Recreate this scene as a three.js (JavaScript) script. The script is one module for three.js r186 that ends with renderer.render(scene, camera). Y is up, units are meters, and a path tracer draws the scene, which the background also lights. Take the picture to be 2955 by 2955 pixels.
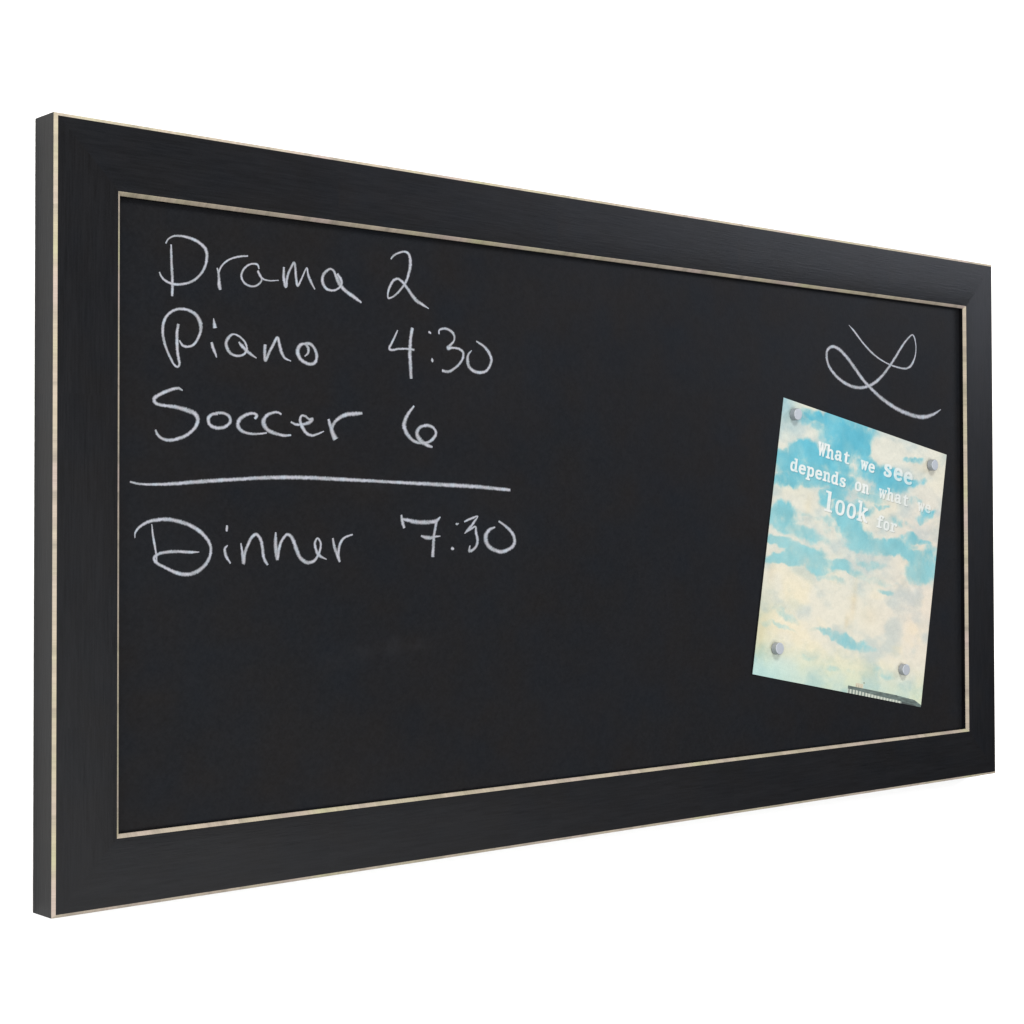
import * as THREE from 'three';
import { mergeGeometries } from 'three/addons/utils/BufferGeometryUtils.js';
import { RectAreaLightUniformsLib } from 'three/addons/lights/RectAreaLightUniformsLib.js';

// ------------------------------------------------------------------ scene, camera, light, exposure
RectAreaLightUniformsLib.init();
const scene = new THREE.Scene();
// The board is 1.21 x 0.60 m and hangs flat on the wall (the wall's face is z = 0).
const BW = 1.2098, BH = 0.6, BD = 0.0288;              // outer width, outer height, depth to the outer front arris
const BX = -BW / 2, BY = 1.2;                          // its lower left corner
const at = (x, y, z) => new THREE.Vector3(BX + x / 1000, BY + y / 1000, BD + z / 1000);   // board millimetres -> world

const camera = new THREE.PerspectiveCamera(31.3207, 1, 0.05, 50);
camera.position.copy(at(-638.79, 285.73, 1246.41));
camera.quaternion.setFromRotationMatrix(new THREE.Matrix4().makeBasis(
  new THREE.Vector3(0.7516, -0.0023, 0.6596), new THREE.Vector3(-0.0121, 0.9998, 0.0173), new THREE.Vector3(-0.6595, -0.021, 0.7514)));
camera.setViewOffset(1024, 1024, 0, 18.8, 1024, 1024); // the lens is shifted a little upwards
scene.add(camera);

scene.background = new THREE.Color(0.03, 0.03, 0.033);
const C = new THREE.Vector3(0, BY + BH / 2, 0);
function softbox(x, y, z, w, h, power, color, aim = C) {
  const l = new THREE.RectAreaLight(color, power, w, h);
  l.position.set(x, y, z); l.lookAt(aim); l.castShadow = true; scene.add(l);
  return l;
}
softbox(-0.7, 3.9, 2.7, 1.4, 1.0, 34, 0xfffdf8);                          // overhead, in front
softbox(-3.0, 1.7, 1.7, 2.2, 2.2, 7.4, 0xfffefc);                          // from the left, behind the camera
softbox(0.7, 0.3, 3.6, 3.2, 1.6, 8.2, 0xffffff);                           // low, in front
softbox(3.4, 2.75, 2.1, 1.5, 1.0, 13, 0xeef3ff);                           // high on the right

const renderer = new THREE.WebGLRenderer({ antialias: true });
renderer.setSize(1024, 1024);
renderer.toneMapping = THREE.LinearToneMapping;
renderer.toneMappingExposure = 1;
renderer.shadowMap.enabled = true;

// ------------------------------------------------------------------ helpers
function hash(x, y, s) {
  let h = Math.imul(x | 0, 374761393) ^ Math.imul(y | 0, 668265263) ^ Math.imul(s | 0, 1274126177);
  h = Math.imul(h ^ (h >>> 13), 1274126177); h ^= h >>> 16;
  return (h >>> 0) / 4294967296;
}
function noise(x, y, s) {
  const xi = Math.floor(x), yi = Math.floor(y); let fx = x - xi, fy = y - yi;
  fx = fx * fx * (3 - 2 * fx); fy = fy * fy * (3 - 2 * fy);
  const a = hash(xi, yi, s), b = hash(xi + 1, yi, s), c = hash(xi, yi + 1, s), d = hash(xi + 1, yi + 1, s);
  return a + (b - a) * fx + (c - a) * fy + (a - b - c + d) * fx * fy;
}
function fbm(x, y, s, n = 4) { let v = 0, a = 0.5, t = 0; for (let i = 0; i < n; i++) { v += a * noise(x, y, s + i * 17); t += a; a *= 0.5; x = x * 2.03 + 7.1; y = y * 2.03 + 3.7; } return v / t; }
const clamp = (x, a = 0, b = 1) => Math.min(b, Math.max(a, x));
const sstep = (a, b, x) => { const t = clamp((x - a) / (b - a)); return t * t * (3 - 2 * t); };
const mix = (a, b, t) => a + (b - a) * t;
function dataTex(w, h, fn, srgb) {
  const d = new Uint8Array(w * h * 4);
  for (let j = 0; j < h; j++) for (let i = 0; i < w; i++) {
    const p = fn(i, j), o = (j * w + i) * 4;
    if (typeof p === 'number') { d[o] = d[o + 1] = d[o + 2] = clamp(p) * 255; d[o + 3] = 255; }
    else { d[o] = clamp(p[0]) * 255 + 0.5; d[o + 1] = clamp(p[1]) * 255 + 0.5; d[o + 2] = clamp(p[2]) * 255 + 0.5; d[o + 3] = 255; }
  }
  const t = new THREE.DataTexture(d, w, h, THREE.RGBAFormat);
  t.magFilter = THREE.LinearFilter; t.minFilter = THREE.LinearMipmapLinearFilter; t.generateMipmaps = true;
  t.wrapS = t.wrapT = THREE.RepeatWrapping;
  if (srgb) t.colorSpace = THREE.SRGBColorSpace;
  t.needsUpdate = true;
  return t;
}
function mesh(name, geo, mat, parent, label) {
  const m = new THREE.Mesh(geo, mat); m.name = name; m.castShadow = m.receiveShadow = true;
  if (label) m.userData.label = label;
  parent.add(m);
  return m;
}
function thing(name, label, category, group) {
  const g = new THREE.Group(); g.name = name; g.userData = { label, category };
  if (group) g.userData.group = group;
  scene.add(g);
  return g;
}

// ------------------------------------------------------------------ the wall
const wall = mesh('wall', new THREE.BoxGeometry(9, 5, 0.12),
  new THREE.MeshStandardMaterial({ color: new THREE.Color(0.95, 0.95, 0.95), roughness: 0.95 }), scene);
wall.position.set(0.5, 1.5, -0.06);
wall.userData = { label: 'plain bright white wall behind the framed chalkboard', kind: 'structure' };

// ------------------------------------------------------------------ the framed chalkboard
const board = thing('chalkboard', 'wide black framed chalkboard with cream edge lines and handwritten chalk schedule', 'chalkboard');
board.position.copy(at(0, 0, 0));
const RW = 53.3;                                        // width of the frame moulding, mm

// satin black wood, faintly brushed along its length: u along the rail (metres), v across
const grainBump = dataTex(512, 512, (i, j) => 0.5 + 0.5 * (fbm(i / 60, j / 1.6, 3, 3) - 0.5) + 0.35 * (noise(i / 14, j / 1.1, 9) - 0.5));
const blackMap = dataTex(512, 512, (i, j) => {
  const n = 0.7 + 0.3 * (fbm(i / 90, j / 40, 31, 3) - 0.5) + 0.75 * (fbm(i / 40, j / 2.2, 33, 3) - 0.5) + 0.4 * (hash(i, j, 5) - 0.5);
  const k = 0.14 * (fbm(i / 55, j / 55, 71, 2) - 0.5);
  return [n + k, n, n + 0.02 - k];
});
for (const t of [grainBump, blackMap]) t.repeat.set(4, 6);
const blackWood = new THREE.MeshPhysicalMaterial({ color: new THREE.Color(0.0056, 0.0058, 0.0068), map: blackMap, roughness: 0.42, specularIntensity: 0.17, bumpMap: grainBump, bumpScale: 0.00012, anisotropy: 0.3, anisotropyRotation: 0 });
// cream where the black paint is rubbed through on the arrises
const creamMap = dataTex(1024, 32, (i, j) => {
  const a = fbm(i / 34, j / 60, 51, 3), b = fbm(i / 80, j / 60, 57, 2), w = 0.9 + 0.12 * (fbm(i / 12, j / 7, 61, 3) - 0.5) + 0.1 * (hash(i, j, 8) - 0.5);
  const wear = 1 - 0.12 * sstep(0.5, 0.75, fbm(i / 22, j / 14, 63, 4));
  return [w * wear * (1 + 0.06 * (a - 0.5)), w * wear * (0.955 + 0.06 * (b - 0.5)), w * wear * (0.875 - 0.08 * (b - 0.5) + 0.06 * (a - 0.5))];
}, true);
creamMap.repeat.set(2.2, 1);
const cream = new THREE.MeshStandardMaterial({ color: new THREE.Color(0.345, 0.33, 0.3), map: creamMap, roughness: 0.7 });

// a strip of moulding: profile points [inset, height] swept along side i of the frame, mitred at both ends
function mould(side, pts, smooth = true) {
  const pos = [], uv = [], idx = [], W = BW * 1000, H = BH * 1000;
  const corner = (k, u) => [[u, u], [W - u, u], [W - u, H - u], [u, H - u]][k % 4];
  const rows = [];
  if (smooth) pts.forEach((p) => rows.push(p)); else for (let i = 0; i + 1 < pts.length; i++) rows.push(pts[i], pts[i + 1]);
  let len = 0;
  rows.forEach(([u, z], i) => {
    if (i) len += Math.hypot(u - rows[i - 1][0], z - rows[i - 1][1]);
    for (let e = 0; e < 2; e++) {
      const c = corner(side + e, u); pos.push(c[0] / 1000, c[1] / 1000, z / 1000);
      uv.push((side % 2 ? c[1] : c[0]) / 1000 + side * 0.37, len / 1000 + side * 0.113);
    }
  });
  for (let i = 0; i + 1 < rows.length; i++) {
    if (!smooth && i % 2) continue;
    const a = i * 2; idx.push(a, a + 1, a + 2, a + 1, a + 3, a + 2);
  }
  const g = new THREE.BufferGeometry();
  g.setAttribute('position', new THREE.Float32BufferAttribute(pos, 3));
  g.setAttribute('uv', new THREE.Float32BufferAttribute(uv, 2));
  g.setIndex(idx); g.computeVertexNormals();
  return g;
}
const facePts = [[2.6, 2.6], [6, 2.68], [12, 2.8], [20, 2.92], [28, 2.99], [35, 2.99], [40, 2.92], [45, 2.77], [49, 2.6], [RW - 1.2, 2.42], [RW, 2.3]];
const railNames = ['bottom', 'right', 'top', 'left'];
for (let s = 0; s < 4; s++) {
  const body = mergeGeometries([
    mould(s, [[RW + 2.9, -5.6], [RW + 2.9, -12], [45, -12], [45, -28.8], [0, -28.8], [0, 0.6]], false),
    mould(s, facePts),
    mould(s, [[RW + 2.9, -0.75], [RW + 2.9, -5.6]], false),
  ]);
  const rail = mesh('frame_rail', body, blackWood, board);
  mesh('outer_edge_trim', mould(s, [[0, 0.6], [0.12, 1.1], [0.4, 1.45], [1.9, 2.3], [2.3, 2.5], [2.6, 2.6]]), cream, rail);
  mesh('inner_edge_trim', mould(s, [[RW, 2.3], [RW + 0.35, 2.15], [RW + 2.6, -0.15], [RW + 2.9, -0.75]]), cream, rail);
}
// the writing surface
const ZB = -5.5;
const slate = dataTex(1024, 512, (i, j) => {
  const x = i / 1024, y = j / 512;
  let n = 0.62 + 0.16 * (fbm(x * 9, y * 5, 81, 4) - 0.5) + 0.22 * (hash(i, j, 12) - 0.5) + 0.18 * (noise(i / 2.5, j / 2.5, 14) - 0.5);
  const c = 0.24 * (fbm(x * 30, y * 15, 91, 3) - 0.5);
  n += 0.05 * fbm(x * 40, y * 6, 95, 3) * sstep(0.3, 0.7, fbm(x * 3, y * 3, 97, 2));
  for (const [sx, sy, rx, ry, a] of [[0.215, 0.262, 0.012, 0.012, 0.3], [0.243, 0.268, 0.01, 0.015, 0.32], [0.268, 0.27, 0.01, 0.01, 0.26], [0.225, 0.55, 0.02, 0.008, 0.2], [0.19, 0.25, 0.02, 0.02, 0.1]])
    n += a * Math.exp(-(((x - sx) / rx) ** 2) - ((y - sy) / ry) ** 2) * (0.4 + 1.2 * noise(i / 5, j / 5, 99));
  return [n + c, n + 0.01, n + 0.05 - c];
});
slate.wrapS = slate.wrapT = THREE.ClampToEdgeWrapping;
const SX = RW + 1, surf = new THREE.BoxGeometry(BW - 2 * SX / 1000, BH - 2 * SX / 1000, 0.003);
surf.translate(BW / 2, BH / 2, ZB / 1000 - 0.0015);
const slateGrain = dataTex(512, 512, (i, j) => 0.5 + 0.5 * (hash(i, j, 41) - 0.5) + 0.6 * (noise(i / 3, j / 3, 42) - 0.5));
slateGrain.repeat.set(4, 2);
mesh('writing_surface', surf, new THREE.MeshPhysicalMaterial({ color: new THREE.Color(0.0078, 0.0080, 0.0090), map: slate, roughness: 0.55, specularIntensity: 0.11, bumpMap: slateGrain, bumpScale: 0.00005 }), board);

// ------------------------------------------------------------------ chalk writing, [x, y, stroke width] in board millimetres
const chalkAlpha = dataTex(512, 32, (i, j) => {
  const v = Math.abs((j + 0.5) / 32 * 2 - 1), edge = 0.86 + 0.22 * (noise(i / 9, j < 16 ? 3 : 7, 21) - 0.5) + 0.16 * (hash(i, j < 16 ? 1 : 2, 22) - 0.5);
  const body = 1 - sstep(edge - 0.68, edge + 0.1, v);
  const grain = 0.84 + 0.5 * (fbm(i / 3, j / 2.2, 23, 2) - 0.5) + 0.3 * (hash(i, j, 24) - 0.5) + 0.7 * (fbm(i / 38, j / 16, 26, 3) - 0.5);
  return clamp(body * grain);
});
const chalkTone = dataTex(256, 8, (i, j) => { const a = fbm(i / 24, 0.3, 66, 2) - 0.5, b = fbm(i / 30, 4.3, 68, 2) - 0.5, w = 0.9 + 0.1 * (hash(i, j, 6) - 0.5); return [w + 0.16 * a, w + 0.02 + 0.1 * b, w + 0.06 - 0.08 * a]; });
const chalk = new THREE.MeshStandardMaterial({ color: new THREE.Color(0.295, 0.305, 0.325), map: chalkTone, alphaMap: chalkAlpha, transparent: true, roughness: 1, side: THREE.DoubleSide });
let layer = 0;
function stroke(pts) {
  const n = pts.length, pos = [], uv = [], idx = [], nor = [];
  const c = new THREE.CatmullRomCurve3(pts.map((p) => new THREE.Vector3(p[0], p[1], p[2])), false, 'centripetal');
  const N = Math.max(10, n * 9); let len = 0, prev = null;
  const z0 = ZB + 0.12 + 0.012 * (layer++ % 12), u0 = layer * 0.137;
  for (let i = 0; i <= N; i++) {
    const t = i / N, p = c.getPoint(t), d = c.getTangent(t), l = Math.hypot(d.x, d.y) || 1, w = Math.max(0.35, p.z) * 1.3 / 2;
    if (prev) len += Math.hypot(p.x - prev.x, p.y - prev.y); prev = p;
    const z = (z0 + 0.06 * t) / 1000;
    for (const s of [-1, 1]) { pos.push((p.x - s * d.y / l * w) / 1000, (p.y + s * d.x / l * w) / 1000, z); uv.push(u0 + len / 60, s < 0 ? 0.02 : 0.98); nor.push(0, 0, 1); }
    if (i < N) { const a = i * 2; idx.push(a, a + 2, a + 1, a + 1, a + 2, a + 3); }
  }
  const g = new THREE.BufferGeometry();
  g.setAttribute('position', new THREE.Float32BufferAttribute(pos, 3)); g.setAttribute('normal', new THREE.Float32BufferAttribute(nor, 3));
  g.setAttribute('uv', new THREE.Float32BufferAttribute(uv, 2)); g.setIndex(idx);
  return g;
}
const writing = [
  ['word', 'Drama', [
    [[104.1,511.9,1.6],[104.1,505.0,2.2],[104.5,496.3,2.4],[105.1,486.7,2.6],[105.3,478.8,2.6],[104.9,471.3,2.2]],
    [[99.3,512.2,1.3],[101.3,515.7,1.4],[106.2,518.7,1.5],[113.3,519.5,2.0],[121.4,518.7,2.4],[129.5,516.0,2.7],[135.2,511.7,3.1],[136.7,505.6,2.9],[135.2,498.3,2.5],[131.1,491.3,2.2],[124.5,485.4,2.1],[115.4,481.8,2.1],[106.3,480.9,2.1],[99.3,482.7,2.1],[95.4,485.8,1.8],[93.6,489.3,1.4]],
    [[146.2,497.4,1.5],[147.5,493.2,2.1],[147.9,487.9,2.9],[148.3,483.5,3.6],[149.2,480.0,2.7]],
    [[147.7,493.3,1.6],[149.4,497.9,1.7],[153.3,502.3,1.6],[159.6,506.2,1.6],[167.0,508.5,1.8],[175.3,509.9,1.4]],
    [[186.0,500.2,1.5],[184.6,503.5,1.8],[179.8,503.9,1.6],[174.4,501.6,1.8],[170.2,497.1,2.0],[169.1,492.5,2.1],[171.2,488.2,2.1],[176.0,485.7,1.9],[180.8,485.6,1.8],[185.1,487.4,1.7],[188.4,491.1,1.6],[188.1,493.3,1.3]],
    [[184.7,498.8,2.2],[186.7,495.5,2.6],[189.4,492.7,1.8],[194.8,491.6,1.3],[205.2,492.6,0.9]],
    [[210.3,504.1,2.0],[210.1,497.1,2.9],[211.2,489.9,3.3],[212.5,487.1,2.4]],
    [[212.8,488.2,2.2],[213.6,495.6,2.4],[216.2,502.3,2.3],[220.6,508.7,2.2],[221.7,502.8,2.5],[222.5,495.5,2.5],[223.9,489.9,2.4],[227.8,496.0,1.8],[233.2,505.6,1.5],[234.3,500.3,2.3],[236.8,494.9,2.7],[241.3,488.3,1.3]],
    [[263.0,501.0,2.5],[260.7,505.5,2.4],[257.2,506.9,2.0],[252.6,504.3,2.5],[249.2,499.8,3.1],[249.5,494.2,3.2],[253.2,489.8,2.5],[259.5,489.0,2.1],[264.7,490.8,1.9],[268.5,494.9,2.7],[267.6,499.5,3.0],[264.1,503.5,2.7]],
    [[261.8,503.7,2.3],[264.7,498.3,3.9],[267.6,493.9,3.8],[274.5,488.8,3.2],[282.7,484.8,3.4],[289.5,481.1,1.7]],
  ]],
  ['word', 'Piano', [
    [[110.7,449.8,2.6],[109.6,444.6,2.8],[109.4,438.0,2.9],[109.6,430.6,2.9],[110.7,423.3,2.7],[111.6,418.2,2.3],[110.1,415.8,1.8],[107.1,417.2,2.0],[103.4,422.9,2.2],[100.0,429.3,2.3],[97.7,435.7,2.5],[96.5,443.7,2.7],[97.5,450.3,2.6],[101.2,456.5,2.4],[107.5,460.6,2.2],[115.1,462.0,2.4],[122.7,460.3,2.7],[127.8,457.0,3.4],[130.8,451.3,3.6],[130.9,446.1,2.9],[128.7,440.0,2.4],[124.5,434.5,2.1],[119.4,432.4,2.1],[115.1,432.8,2.3],[112.6,435.2,1.8],[111.6,437.0,1.3]],
    [[142.9,456.7,0.7],[143.5,452.6,2.8],[144.2,448.9,3.7]],
    [[141.0,437.4,2.3],[142.3,433.5,3.1],[144.4,429.1,2.4],[145.8,425.5,1.2]],
    [[174.2,436.3,2.1],[171.9,440.3,1.9],[167.0,443.8,1.8],[161.7,445.3,1.6],[157.3,442.7,2.7],[154.7,438.0,3.1],[156.0,432.9,3.0],[160.0,429.0,2.4],[166.2,428.1,2.1],[171.5,429.7,1.9],[174.3,433.7,2.1],[173.3,438.5,1.6]],
    [[166.6,439.4,1.5],[169.7,436.4,3.2],[174.2,432.5,3.0],[178.6,429.8,2.5],[183.6,427.3,1.1]],
    [[192.0,439.0,3.1],[191.4,432.9,3.1],[192.2,426.0,2.9],[195.3,431.6,2.7],[199.4,438.7,2.7],[204.0,445.3,2.6],[206.0,439.9,3.1],[208.1,433.2,3.1],[211.3,429.1,2.2],[217.3,426.8,1.1]],
    [[231.0,431.6,1.2],[234.4,434.8,2.3],[234.6,438.7,2.8],[230.9,442.0,2.2],[226.6,440.5,3.3],[223.9,435.7,3.9],[225.7,430.4,3.6],[230.9,426.8,3.0],[237.4,425.5,2.9],[242.2,428.3,3.1],[243.1,433.8,3.2],[240.7,439.1,2.9],[236.5,442.3,2.9],[230.9,442.3,2.3]],
  ]],
  ['word', 'Soccer', [
    [[114.6,397.5,1.2],[110.6,399.1,2.4],[102.2,396.9,2.7],[93.9,393.3,2.9],[89.0,389.4,3.4],[90.8,386.3,2.9],[98.1,385.0,2.6],[108.5,384.1,3.2],[119.1,382.0,3.8],[126.5,379.1,4.0],[128.5,375.0,3.6],[126.0,368.9,3.0],[120.2,363.6,2.8],[111.7,359.7,2.9],[102.3,358.0,2.7],[95.0,359.6,2.5],[91.4,363.1,2.2],[90.3,365.8,1.6]],
    [[147.0,380.4,2.4],[141.6,379.7,2.6],[138.1,376.3,3.2],[139.4,371.7,3.1],[145.9,369.1,3.0],[153.5,370.3,2.8],[158.5,374.3,2.9],[157.9,378.5,2.9],[152.4,381.1,2.5],[144.8,381.0,2.2]],
    [[181.8,377.8,2.3],[184.0,380.5,2.9],[181.2,382.0,2.5],[174.5,381.0,2.8],[168.4,377.5,3.4],[165.6,372.7,3.8],[168.4,368.1,3.1],[175.6,365.8,2.3],[184.6,365.6,1.9],[193.6,366.8,1.5]],
    [[207.9,382.4,1.8],[203.9,384.0,2.1],[197.6,382.9,2.5],[191.9,379.4,3.5],[190.2,374.5,4.5],[194.2,369.4,3.7],[202.7,366.4,2.9],[210.7,365.2,2.5],[217.4,365.7,1.5]],
    [[217.1,376.5,1.8],[222.3,374.8,2.3],[229.3,375.0,2.3],[236.3,377.2,3.4],[238.7,379.8,2.8],[235.2,379.6,2.0],[231.6,381.9,2.2],[228.1,382.2,2.2],[226.4,378.8,2.8],[228.1,373.5,3.4],[232.8,367.9,3.0],[238.7,366.1,2.3],[244.6,367.8,1.8],[250.5,370.0,1.0]],
    [[255.1,380.4,3.1],[256.5,376.0,3.3],[258.9,370.2,4.0],[262.5,363.5,5.2]],
    [[261.3,363.9,3.6],[258.3,371.2,3.6],[260.1,376.2,3.1],[266.1,381.8,3.3],[274.6,385.1,3.6],[283.2,386.1,3.6],[290.3,386.7,2.4]],
  ]],
  ['number', '2', [
    [[321.1,521.4,1.5],[323.9,524.5,1.9],[328.7,527.2,1.9],[335.2,529.3,1.9],[339.6,528.6,2.4],[342.1,525.0,3.3],[342.6,519.3,3.6],[341.2,512.1,3.1],[338.4,504.8,2.7],[333.5,497.9,2.3],[327.1,491.6,1.9],[321.9,488.3,1.7],[318.3,487.4,1.8],[317.9,491.5,1.9],[320.3,498.0,2.7],[323.9,503.1,2.5],[328.7,505.0,2.3],[333.5,503.0,2.7],[338.4,498.3,2.9],[344.0,492.4,3.5],[349.8,487.4,3.4],[356.3,484.7,2.7],[363.1,481.7,0.7]],
  ]],
  ['number', '4:30', [
    [[328.5,460.4,1.5],[325.4,454.5,2.1],[321.8,448.5,2.2],[319.4,443.9,2.7],[322.2,442.8,2.2],[329.4,444.2,2.0],[339.1,444.8,1.9],[346.8,444.4,2.3]],
    [[344.8,463.7,3.5],[343.2,457.0,3.4],[342.4,449.9,3.7],[341.9,441.5,4.1],[342.3,432.5,3.9],[342.7,425.5,3.7],[343.3,419.1,3.3]],
    [[362.7,461.6,1.9],[364.1,460.9,2.6],[365.5,460.1,1.5]],
    [[366.6,438.6,0.7],[366.8,436.6,3.2],[367.1,434.8,1.2]],
    [[374.5,460.1,1.7],[374.7,463.4,2.1],[378.7,465.2,2.2],[384.6,465.1,2.6],[390.0,462.5,2.8],[392.1,459.1,2.4],[391.3,455.1,2.2],[387.9,451.6,2.6],[384.5,448.4,3.6],[390.4,449.1,2.2],[397.2,448.6,2.4],[401.9,445.9,2.8],[402.3,442.0,2.8],[398.9,436.5,2.5],[392.1,430.9,2.5],[385.3,427.6,2.6],[377.8,428.1,2.9]],
    [[412.2,448.2,0.9],[408.3,444.4,2.5],[407.3,439.0,3.6],[409.1,433.2,3.4],[414.3,429.9,3.2],[422.1,428.8,2.9],[429.0,430.7,2.8],[433.8,436.0,2.9],[435.2,441.4,3.3],[432.6,447.2,3.4],[427.3,452.2,2.9],[417.4,456.8,1.6]],
  ]],
  ['line', 'line', [
    [[68.0,324.8,1.6],[76.0,323.3,1.9],[90.4,323.1,2.2],[106.8,323.9,2.9],[136.6,326.4,3.3],[167.2,328.5,3.0],[194.7,330.2,3.3],[224.9,330.9,3.4],[256.0,330.4,3.4],[287.9,329.6,3.1],[320.6,328.7,2.8],[365.8,327.5,3.6],[412.7,326.2,3.7],[457.7,323.6,3.0]],
  ]],
  ['word', 'Dinner', [
    [[87.2,292.2,1.1],[88.2,283.9,1.9],[89.8,275.5,2.1],[91.1,269.0,1.7],[91.6,262.4,1.5]],
    [[72.4,281.4,0.8],[72.7,285.4,1.6],[76.6,290.0,2.2],[83.4,293.7,2.6],[93.0,295.6,3.0],[102.6,295.7,3.2],[113.4,293.8,3.2],[124.3,290.0,3.3],[133.1,284.3,3.3],[138.7,278.1,3.0],[140.7,271.3,2.7],[138.2,263.7,3.0],[132.1,257.1,3.3],[124.4,253.4,3.3],[115.7,252.6,3.2],[105.9,255.2,2.9],[97.3,259.1,2.5],[90.9,262.4,2.7],[89.3,265.7,3.0],[92.5,268.5,2.5],[100.5,270.3,2.6],[112.4,270.6,2.5],[122.2,270.0,2.3],[129.9,270.1,0.8]],
    [[155.5,291.3,1.8],[155.5,289.0,2.5],[155.2,286.4,2.3]],
    [[156.2,275.3,1.1],[153.5,272.2,2.5],[154.9,266.4,2.8],[158.9,260.6,1.5]],
    [[168.9,276.9,1.4],[170.0,270.1,2.5],[171.4,260.6,3.3],[172.3,268.2,3.0],[174.8,274.0,2.9],[178.8,281.2,2.8],[183.4,283.9,2.7],[187.5,280.2,3.1],[189.6,271.9,3.0],[191.0,264.1,3.0],[194.5,258.9,2.2]],
    [[202.4,285.6,1.6],[202.1,278.7,3.5],[202.7,270.8,3.8],[203.9,263.4,3.0],[205.6,271.8,2.8],[208.6,279.2,2.7],[213.9,283.8,2.6],[218.7,280.6,3.4],[222.2,272.6,3.9],[226.4,264.7,3.5],[233.7,260.4,3.2],[240.3,261.7,2.8],[244.6,266.5,2.3],[247.0,272.5,2.4],[246.8,277.5,2.1],[244.0,280.5,1.8],[241.6,277.5,2.4],[242.2,271.5,2.9],[245.2,266.5,3.0],[253.2,262.8,1.0]],
    [[259.6,280.6,2.2],[261.2,273.4,2.9],[264.3,266.3,3.4],[266.8,260.4,2.2]],
    [[266.5,261.2,1.7],[265.5,269.3,2.7],[267.4,276.3,2.6],[271.7,280.9,2.2],[280.3,283.6,1.5]],
  ]],
  ['flourish', 'flourish', [
    [[949.4,510.3,0.6],[959.4,503.5,2.7],[971.2,494.2,2.4],[985.6,484.6,2.8],[1000.1,477.6,2.1],[1014.7,472.8,1.7],[1029.6,469.8,2.1],[1043.3,468.3,2.3],[1053.4,468.9,2.5],[1061.0,472.8,3.4],[1066.8,480.1,2.7],[1069.8,488.8,2.0],[1069.6,497.3,2.0],[1067.1,504.9,2.7],[1063.9,507.4,1.9],[1055.0,502.5,2.6],[1043.6,492.5,3.1],[1032.2,480.3,3.6],[1020.9,469.3,3.5],[1008.4,458.4,3.7],[996.2,450.5,4.0],[985.2,445.8,3.7],[971.9,443.0,3.7],[957.6,442.9,3.8],[943.5,445.9,3.8],[930.7,451.1,3.7],[920.3,458.0,3.9],[913.4,465.7,3.9],[911.0,473.6,3.9],[912.4,480.3,3.9],[919.4,484.5,3.4],[928.6,483.9,3.9],[937.9,479.7,4.2],[949.6,471.5,4.5],[961.4,461.8,4.6],[973.2,451.9,4.3],[985.2,444.3,4.1],[999.7,435.9,4.5],[1016.7,428.4,4.7],[1034.0,422.3,4.7],[1051.5,418.0,4.9],[1069.3,415.3,4.7],[1084.6,415.1,5.0],[1097.6,417.6,4.0],[1108.1,421.1,2.9],[1116.6,425.0,1.0]],
  ]],
  ['number', '6', [
    [[346.5,395.5,1.7],[342.8,391.6,2.8],[338.4,386.1,3.6],[336.0,381.4,4.2],[335.6,377.0,4.7],[337.6,372.1,4.2],[341.5,367.8,3.6],[346.3,364.8,3.0],[351.9,363.4,2.5],[357.5,363.6,2.2],[363.1,364.7,2.6],[368.3,368.1,3.2],[370.8,372.2,3.2],[369.2,376.0,2.6],[365.1,378.4,3.0],[359.9,378.8,3.1],[354.3,377.7,2.9],[350.7,375.0,3.6],[349.5,371.5,4.4],[351.5,367.5,4.5],[355.5,364.2,4.2],[360.7,361.8,3.6],[366.9,360.1,2.0]],
  ]],
  ['number', '7:30', [
    [[335.4,288.9,2.8],[333.6,293.9,3.5],[332.1,300.4,2.2]],
    [[332.8,296.9,1.8],[338.8,296.0,3.3],[347.1,294.3,3.9],[356.2,294.0,3.9],[365.3,294.3,3.7],[371.5,295.5,3.5],[375.7,298.8,1.1]],
    [[371.5,295.2,3.0],[369.9,289.2,3.0],[368.4,282.0,3.2],[367.8,274.8,3.4],[367.0,263.5,3.7]],
    [[353.9,282.1,1.8],[359.2,280.8,3.6],[364.5,280.4,3.2],[369.9,281.4,2.2],[375.7,281.9,1.0]],
    [[393.2,292.7,1.5],[394.6,292.5,2.2],[396.8,293.1,0.7]],
    [[387.7,270.8,2.2],[389.3,270.8,3.3],[391.2,270.6,1.8]],
    [[403.1,294.5,1.4],[407.4,296.2,2.1],[413.8,298.3,2.3],[419.0,299.6,1.0],[415.8,295.6,2.4],[411.4,291.0,2.8],[406.6,286.8,2.8],[403.4,284.0,1.0]],
    [[405.8,286.1,1.9],[410.6,288.0,2.2],[416.2,290.1,2.0],[417.0,284.3,3.2],[418.5,278.2,3.2],[416.9,272.7,3.0],[412.9,269.4,2.6],[409.0,268.5,2.9],[409.8,273.4,1.6]],
    [[439.5,289.8,1.5],[433.9,287.9,3.1],[429.0,283.7,4.6],[428.2,278.1,5.1],[432.2,272.3,4.2],[439.5,268.8,3.7],[446.8,267.5,3.7],[455.0,269.3,3.4],[461.7,273.6,3.9],[462.9,278.0,3.8],[460.0,284.2,3.6],[454.3,289.2,3.0],[443.6,295.3,1.9]],
  ]],
];
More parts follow.
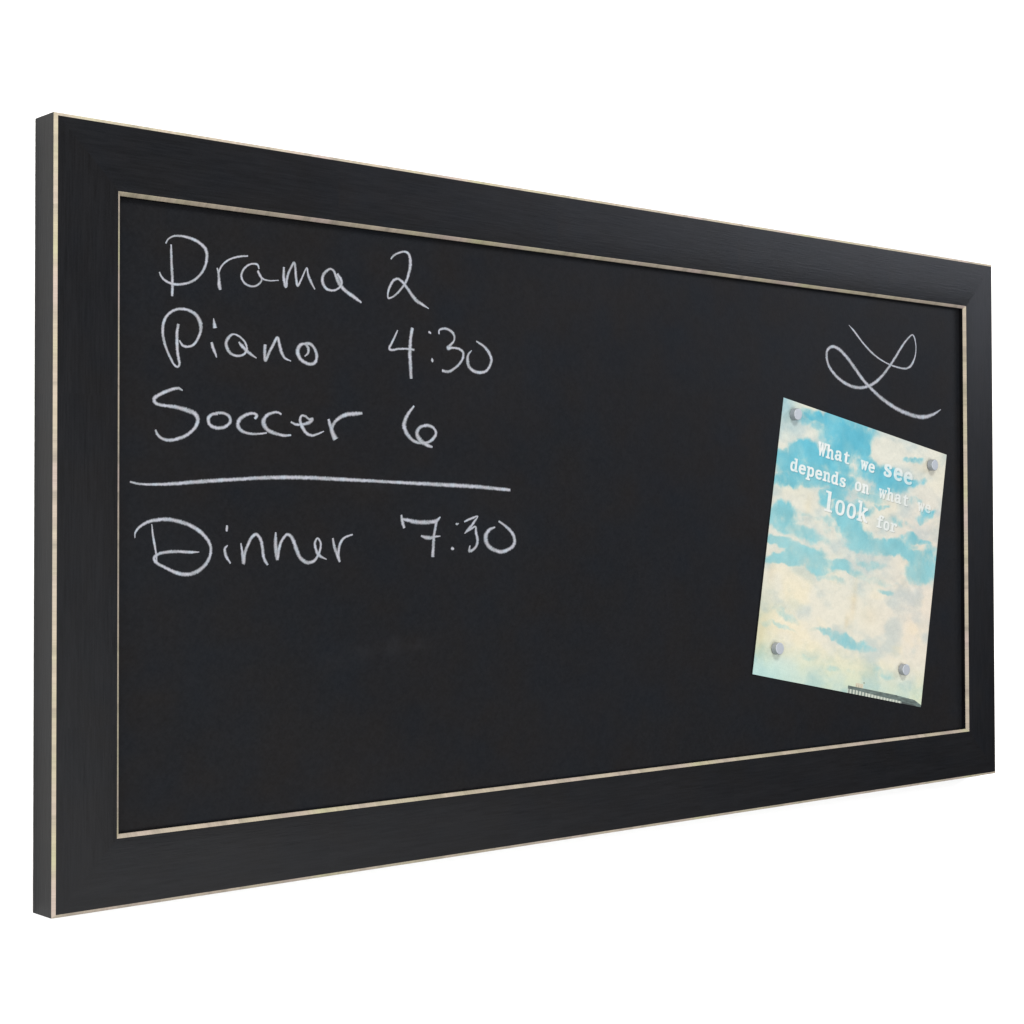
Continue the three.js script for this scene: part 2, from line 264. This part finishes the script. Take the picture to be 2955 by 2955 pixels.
for (const [kind, text, strokes] of writing) {
  const g = mergeGeometries(strokes.map(stroke));
  mesh('chalk_' + kind, g, chalk, board, kind === 'word' ? `the word ${text} handwritten in white chalk` : kind === 'number' ? `the ${text.includes(':') ? 'time' : 'number'} ${text} handwritten in white chalk` : kind === 'line' ? 'long horizontal white chalk line above the last entry' : 'looping white chalk flourish above the sky print');
}

// ------------------------------------------------------------------ the square sky print
const print = thing('art_print', 'square sheet printed with blue sky, cream clouds and a typewritten saying, tilted on the board', 'print');
const cardTL = [839.6, 425.8], cardAng = -0.1815, cardS = 291.9;
print.position.copy(at(cardTL[0], cardTL[1], ZB)); print.rotation.z = cardAng;
// patches of open sky between the clouds: [u, v, length, height, turn, strength], u to the right, v downwards
const patches = [
  [0.372,0.043,0.119,0.07,2.902,1],[0.449,0.003,0.046,0.042,2.618,1],[0.186,0.032,0.069,0.019,3.125,0.75],[0.273,0.027,0.065,0.023,3.004,0.9],
  [0.206,0.066,0.036,0.018,2.909,0.5],[0.391,0.107,0.096,0.042,2.923,1],[0.48,0.097,0.045,0.028,2.91,1],[0.328,0.091,0.059,0.028,2.918,0.8],
  [0.138,0.17,0.063,0.03,2.993,1],[0.213,0.187,0.089,0.026,3.138,1],[0.314,0.18,0.107,0.024,3.094,0.95],[0.029,0.23,0.055,0.029,2.924,1],
  [0.108,0.241,0.116,0.035,3.089,1],[0.068,0.296,0.083,0.023,2.942,1],[0.191,0.266,0.084,0.021,3.046,1],[0.266,0.242,0.058,0.028,2.935,1],
  [0.337,0.227,0.107,0.029,3.093,1],[0.353,0.276,0.066,0.023,2.945,1],[0.305,0.295,0.043,0.019,2.944,0.9],[0.622,0.155,0.091,0.029,3.074,1],
  [0.69,0.181,0.101,0.024,3.041,1],[0.823,0.159,0.056,0.014,2.944,0.7],[0.783,0.069,0.056,0.012,2.935,0.6],[0.526,0.141,0.075,0.026,3.02,0.9],
  [0.517,0.177,0.081,0.017,3.096,0.6],[0.53,0.251,0.089,0.015,3.108,0.5],[0.579,0.222,0.06,0.015,3.096,0.5],[0.83,0.063,0.024,0.01,2.93,0.4],
  [0.056,0.427,0.082,0.032,2.955,1],[0.108,0.403,0.038,0.023,2.949,1],[0.402,0.338,0.055,0.035,2.803,1],[0.463,0.389,0.066,0.045,-2.37,1],
  [0.515,0.427,0.082,0.028,2.964,1],[0.592,0.428,0.121,0.026,3.016,1],[0.707,0.417,0.086,0.024,2.967,1],[0.795,0.372,0.047,0.019,2.963,0.9],
  [0.854,0.436,0.092,0.02,-3.111,0.9],[0.948,0.459,0.096,0.045,3.062,1],[0.965,0.412,0.057,0.034,2.971,0.9],[0.885,0.282,0.036,0.015,2.955,0.8],
  [0.913,0.256,0.037,0.015,2.953,0.8],[0.908,0.372,0.072,0.01,3.069,0.65],[0.833,0.222,0.032,0.015,2.946,0.5],[0.627,0.271,0.045,0.007,3.11,0.5],
  [0.057,0.511,0.068,0.013,3.075,0.9],[0.143,0.521,0.082,0.015,3.133,0.9],[0.202,0.534,0.077,0.021,3.021,0.9],[0.083,0.575,0.075,0.016,3.026,0.95],
  [0.165,0.568,0.077,0.017,3.026,0.85],[0.263,0.556,0.05,0.028,2.975,0.75],[0.31,0.576,0.072,0.014,3.029,0.7],[0.447,0.556,0.095,0.011,3.063,0.95],
  [0.366,0.557,0.044,0.014,2.976,0.65],[0.323,0.4,0.064,0.014,3.117,0.45],[0.285,0.431,0.029,0.014,2.959,0.4],[0.409,0.804,0.085,0.015,-3.089,0.9],
  [0.514,0.81,0.081,0.019,3.125,0.9],[0.607,0.825,0.074,0.012,-3.12,0.55],[0.13,0.803,0.054,0.008,-3.12,0.42],[0.302,0.897,0.077,0.008,3.141,0.3],
  [0.8,0.538,0.047,0.007,2.98,0.55],[0.66,0.595,0.067,0.007,-3.082,0.3],[0.061,0.808,0.034,0.011,2.998,0.25],
  [0.2,0.52,0.1,0.014,0.05,0.8],[0.42,0.54,0.09,0.012,0,0.7],[0.6,0.5,0.08,0.014,-0.05,0.6],[0.7,0.6,0.05,0.01,0,0.6],[0.36,0.6,0.07,0.01,0.1,0.45],[0.88,0.44,0.06,0.02,0.1,0.8],[0.75,0.32,0.05,0.014,0,0.6],[0.3,0.33,0.03,0.02,0,0.6],[0.15,0.76,0.06,0.012,0.1,0.4],[0.75,0.9,0.07,0.012,0,0.35],[0.45,0.92,0.08,0.01,0,0.35],
  [0.14,0.46,0.13,0.02,0.05,0.85],[0.3,0.55,0.1,0.014,0.1,0.75],[0.5,0.43,0.08,0.02,0,0.7],[0.9,0.5,0.08,0.03,0,0.8],[0.6,0.56,0.1,0.012,0.02,0.5],[0.68,0.2,0.1,0.02,-0.1,0.8],[0.12,0.05,0.05,0.02,0,0.5],[0.5,0.3,0.06,0.02,0,0.7],[0.78,0.4,0.06,0.012,0,0.55],[0.1,0.4,0.08,0.012,0,0.6]];
const CN = 1024;
function lettering() {                                  // white typewriter lettering with a soft grey edge, as a coverage map
  const cv = document.createElement('canvas'); cv.width = cv.height = CN;
  const g = cv.getContext('2d'); g.fillStyle = '#000'; g.fillRect(0, 0, CN, CN); g.fillStyle = g.strokeStyle = '#fff'; g.textAlign = 'center'; g.lineJoin = 'round';
  const put = (text, u0, u1, v, em, weight) => {
    const pitch = (u1 - u0) / text.length * CN;
    for (let i = 0; i < text.length; i++) {
      g.font = `${Math.round(em * CN)}px serif`;
      const w = g.measureText(text[i]).width, sx = clamp(0.93 * pitch / w, 0.6, /[lftr]/.test(text[i]) ? 1.5 : 1.45);
      g.save(); g.translate(u0 * CN + (i + 0.5) * pitch, v * CN + (hash(i, em * 999, 3) - 0.5) * 4); g.scale(sx, 1);
      g.fillText(text[i], 0, 0); g.lineWidth = weight / sx; g.strokeText(text[i], 0, 0); g.restore();
    }
  };
  put('What', 0.219, 0.412, 0.161, 0.062, 5); put('we', 0.473, 0.563, 0.161, 0.058, 5); put('see', 0.608, 0.803, 0.161, 0.08, 8);
  put('depends', 0.075, 0.404, 0.25, 0.06, 5); put('on', 0.45, 0.541, 0.249, 0.06, 5); put('what', 0.599, 0.793, 0.248, 0.06, 4.5); put('we', 0.849, 0.937, 0.249, 0.056, 4.5);
  put('look', 0.281, 0.549, 0.358, 0.094, 5); put('for', 0.601, 0.733, 0.362, 0.06, 4.5);
  const d = g.getImageData(0, 0, CN, CN).data, out = new Float32Array(CN * CN);
  for (let i = 0; i < CN * CN; i++) out[i] = d[i * 4] / 255;
  return out;
}
const ink = lettering();
const lin = (c) => Math.pow(c / 255, 2.2);
const printMap = dataTex(CN, CN, (i, j) => {
  const u = (i + 0.5) / CN, v = 1 - (j + 0.5) / CN;
  const wu = u + 0.06 * (fbm(u * 9, v * 9, 201, 4) - 0.5) + 0.035 * (fbm(u * 26, v * 26, 203, 4) - 0.5), wv = v + 0.045 * (fbm(u * 9, v * 9, 211, 4) - 0.5) + 0.03 * (fbm(u * 26, v * 26, 213, 4) - 0.5);
  let f = 0;
  for (const [pu, pv, a, b, t, s] of patches) {
    const du = wu - pu, dv = wv - pv; if (Math.abs(du) > 0.3 || Math.abs(dv) > 0.2) continue;
    const c = Math.cos(t), n = Math.sin(t), x = (du * c + dv * n) / a, y = (-du * n + dv * c) / b, q = x * x + y * y;
    if (q < 3.4) f = Math.max(f, s * (1 - sstep(0.1, 3.4, q)));
  }
  const puff = fbm(u * 14, v * 14, 221, 5), fine = fbm(u * 60, v * 60, 223, 3);
  const b = clamp(sstep(0.05, 1.15, f + 1.5 * (puff - 0.5) + 0.5 * (fine - 0.5) + 0.12) * Math.min(1, f * 1.6) * (0.95 + 0.5 * (fbm(u * 18, v * 18, 231, 3) - 0.5)));
  // clouds: cream, warmer and yellower lower down, grey-green shadows, pale green at the foot
  const low = sstep(0.5, 0.72, v), foot = sstep(0.82, 1.0, v), warm = fbm(u * 6, v * 10, 241, 4), grey = fbm(u * 9 + 3, v * 15, 251, 5);
  const pink = sstep(0.55, 0.95, u) * sstep(0.9, 0.3, Math.abs(v - 0.5) * 2); let r = 232 + 9 * low + 5 * pink, g = 231 + 5 * low - 2 * pink, l = 217 + 1 * low - 2 * pink;
  const k = sstep(0.45, 0.75, warm) * (0.4 + 0.6 * low); r += 8 * k; g += 2 * k; l -= 9 * k;
  const q = sstep(0.42, 0.75, grey); r -= 26 * q; g -= 14 * q; l -= 5 * q;
  r -= 26 * foot; g -= 4 * foot; l -= 2 * foot;
  const corner = sstep(0.35, 0.0, u) * sstep(0.85, 1, v); r -= 20 * corner; g -= 2 * corner; l += 8 * corner;
  const edgeL = sstep(0.14, 0, u) * sstep(0.62, 0.75, v) * (1 - foot); r -= 22 * edgeL; g -= 14 * edgeL; l -= 16 * edgeL;
  const tl = sstep(0.16, 0, u) * sstep(0.2, 0, v); r -= 44 * tl; g -= 18 * tl; l -= 6 * tl;
  for (const [su, sv, ru, rv, s] of [[0.52, 0.66, 0.018, 0.09, 1], [0.49, 0.74, 0.014, 0.03, 1.2], [0.2, 0.36, 0.02, 0.05, 0.7], [0.04, 0.62, 0.03, 0.05, 0.9], [0.62, 0.7, 0.05, 0.04, 0.6], [0.02, 0.87, 0.02, 0.06, 0.8]]) { const e = s * Math.exp(-(((u - su) / ru) ** 2) - ((v - sv) / rv) ** 2); r -= 4 * e; g -= 9 * e; l -= 16 * e; }
  const relief = (1 - 0.45 * low) * 44 * (fbm(u * 15, (v + 0.012) * 17, 291, 5) - fbm(u * 15, v * 17, 291, 5)) + 9 * (fbm(u * 45, v * 50, 295, 3) - 0.5); r -= relief; g -= relief * 0.85; l -= relief * 0.7;
  const B = [mix(92, 150, sstep(0.05, 0.55, v)), mix(190, 208, sstep(0.05, 0.55, v)), mix(212, 214, v)], vt = 26 * (fbm(u * 22, v * 22, 261, 3) - 0.5);
  r = mix(r, B[0] + vt, b); g = mix(g, B[1] + vt, b); l = mix(l, B[2] + vt, b);
  // the roofed pier running off at the lower right
  const top = 0.9725 + 0.0055 * sstep(0.8, 1, u) + (u > 0.955 ? (u - 0.955) * 0.3 : 0), bot = top + 0.0115 + 0.007 * sstep(0.54, 0.8, u);
  if (u > 0.539) {
    if (v > top && v < bot) { const m = 0.75 + 0.5 * fbm(u * 50, v * 160, 271, 3); r = 104 * m; g = 118 * m; l = 114 * m; }
    else if (v >= bot && u > 0.875) { r = 82; g = 90; l = 88; }
    else if (v >= bot && u < 0.88) { const w = Math.sin(u * 330) > -0.1 - 0.5 * (u > 0.65) ? 1 : 0; r = mix(138, 216, w); g = mix(150, 222, w); l = mix(142, 208, w); }
    else if (u > 0.583 && u < 0.628 && v > 0.957) { const w = Math.sin(u * 420) > 0.86 && v > 0.964 ? 1 : 0; r = mix(222, 170, w); g = mix(214, 168, w); l = mix(190, 140, w); }
  }
  if (Math.hypot((u - 0.632) / 0.005, (v - 0.952) / 0.0025) < 1) { r = 150; g = 156; l = 140; }
  // lettering
  const I = (x, y) => ink[clamp(y, 0, CN - 1) * CN + clamp(x, 0, CN - 1)], y = CN - 1 - j, t = I(i, y);
  let sh = 0; for (let a = 1; a <= 3; a++) sh += I(i - a, y - a) + I(i - a - 2, y - a);
  sh = 0.2 * clamp(sh / 5) * (1 - t); r *= 1 - sh; g *= 1 - sh * 0.9; l *= 1 - sh * 0.85;
  const tw = t * (0.93 + 0.1 * (fine - 0.5)) * mix(1, 0.68, sstep(0.5, 0.95, u)) * (0.82 + 0.36 * fbm(u * 90, v * 90, 281, 2)); r = mix(r, 245, tw); g = mix(g, 249, tw); l = mix(l, 246, tw);
  const gr = 1 + 0.07 * (hash(i, j, 13) - 0.5) + 0.05 * (noise(i / 2.2, j / 2.2, 15) - 0.5);
  return [r * gr / 255, g * gr / 255, l * gr / 255];
}, true);
printMap.wrapS = printMap.wrapT = THREE.ClampToEdgeWrapping;
{
  // a sheet of thin card, very slightly bowed between its four magnets
  const n = 24, pos = [], uv = [], idx = [], s = cardS / 1000;
  const height = (u, v) => 0.00045 + 0.0007 * Math.sin(Math.PI * clamp((u - 0.1) / 0.8)) * (0.35 + 0.65 * v) + 0.0012 * Math.max(0, 0.08 - u) * 12 * v;
  for (let side = 0; side < 2; side++) for (let j = 0; j <= n; j++) for (let i = 0; i <= n; i++) { const u = i / n, v = j / n; pos.push(u * s, -v * s, height(u, v) - side * 0.00035); uv.push(u, 1 - v); }
  const M = (n + 1) * (n + 1), id = (i, j, k) => k * M + j * (n + 1) + i;
  for (let j = 0; j < n; j++) for (let i = 0; i < n; i++) {
    idx.push(id(i, j + 1, 0), id(i + 1, j + 1, 0), id(i, j, 0), id(i, j, 0), id(i + 1, j + 1, 0), id(i + 1, j, 0));
    idx.push(id(i, j + 1, 1), id(i, j, 1), id(i + 1, j + 1, 1), id(i, j, 1), id(i + 1, j, 1), id(i + 1, j + 1, 1));
  }
  const g = new THREE.BufferGeometry();
  g.setAttribute('position', new THREE.Float32BufferAttribute(pos, 3)); g.setAttribute('uv', new THREE.Float32BufferAttribute(uv, 2)); g.setIndex(idx); g.computeVertexNormals();
  mesh('printed_sheet', g, new THREE.MeshPhysicalMaterial({ color: new THREE.Color(0.46, 0.46, 0.46), map: printMap, roughness: 0.5, specularIntensity: 0.5, side: THREE.DoubleSide }), print);
}

// ------------------------------------------------------------------ the four little round magnets
const steel = new THREE.MeshPhysicalMaterial({ color: new THREE.Color(0.3, 0.32, 0.35), metalness: 0.45, roughness: 0.48 });
function magnet(label) {
  const t = thing('magnet', label, 'magnet');
  const R = 0.0063, H = 0.0068, b = 0.0007, prof = [[0, 0], [R - b, 0], [R - 0.3 * b, 0.3 * b], [R, b], [R, H - b], [R - 0.13 * b, H - 0.5 * b], [R - 0.5 * b, H - 0.13 * b], [R - b, H], [0, H]].map(([x, y]) => new THREE.Vector2(x, y));
  const g = new THREE.LatheGeometry(prof.slice(1, 8), 48); g.rotateX(Math.PI / 2);
  mesh('body', g, steel, t);
  const cap = new THREE.CircleGeometry(R - b, 48); cap.translate(0, 0, H);
  mesh('end_face', cap, steel, t);
  return t;
}
const spots = [
  [854.8, 408.7, 'small round silver magnet on the upper left corner of the sky print'],
  [1094.5, 360.4, 'small round silver magnet on the upper right corner of the sky print'],
  [823.5, 163.4, 'small round silver magnet on the lower left corner of the sky print'],
  [1038.8, 130.6, 'small round silver magnet on the lower right corner above the printed pier'],
];
const firstMagnet = magnet(spots[0][2]);
firstMagnet.userData.group = 'magnets holding the sky print';
spots.forEach(([x, y, label], i) => {
  const m = i ? firstMagnet.clone() : firstMagnet;
  if (i) { m.name = `magnet_${String(i).padStart(3, '0')}`; m.userData = { label, category: 'magnet', group: 'magnets holding the sky print' }; scene.add(m); }
  m.position.copy(at(x, y, ZB + 0.75)); m.rotation.set(0.03 * Math.sin(i * 2.1 + 1), 0.04 * Math.sin(i * 1.7), i * 1.3);
});

renderer.render(scene, camera);
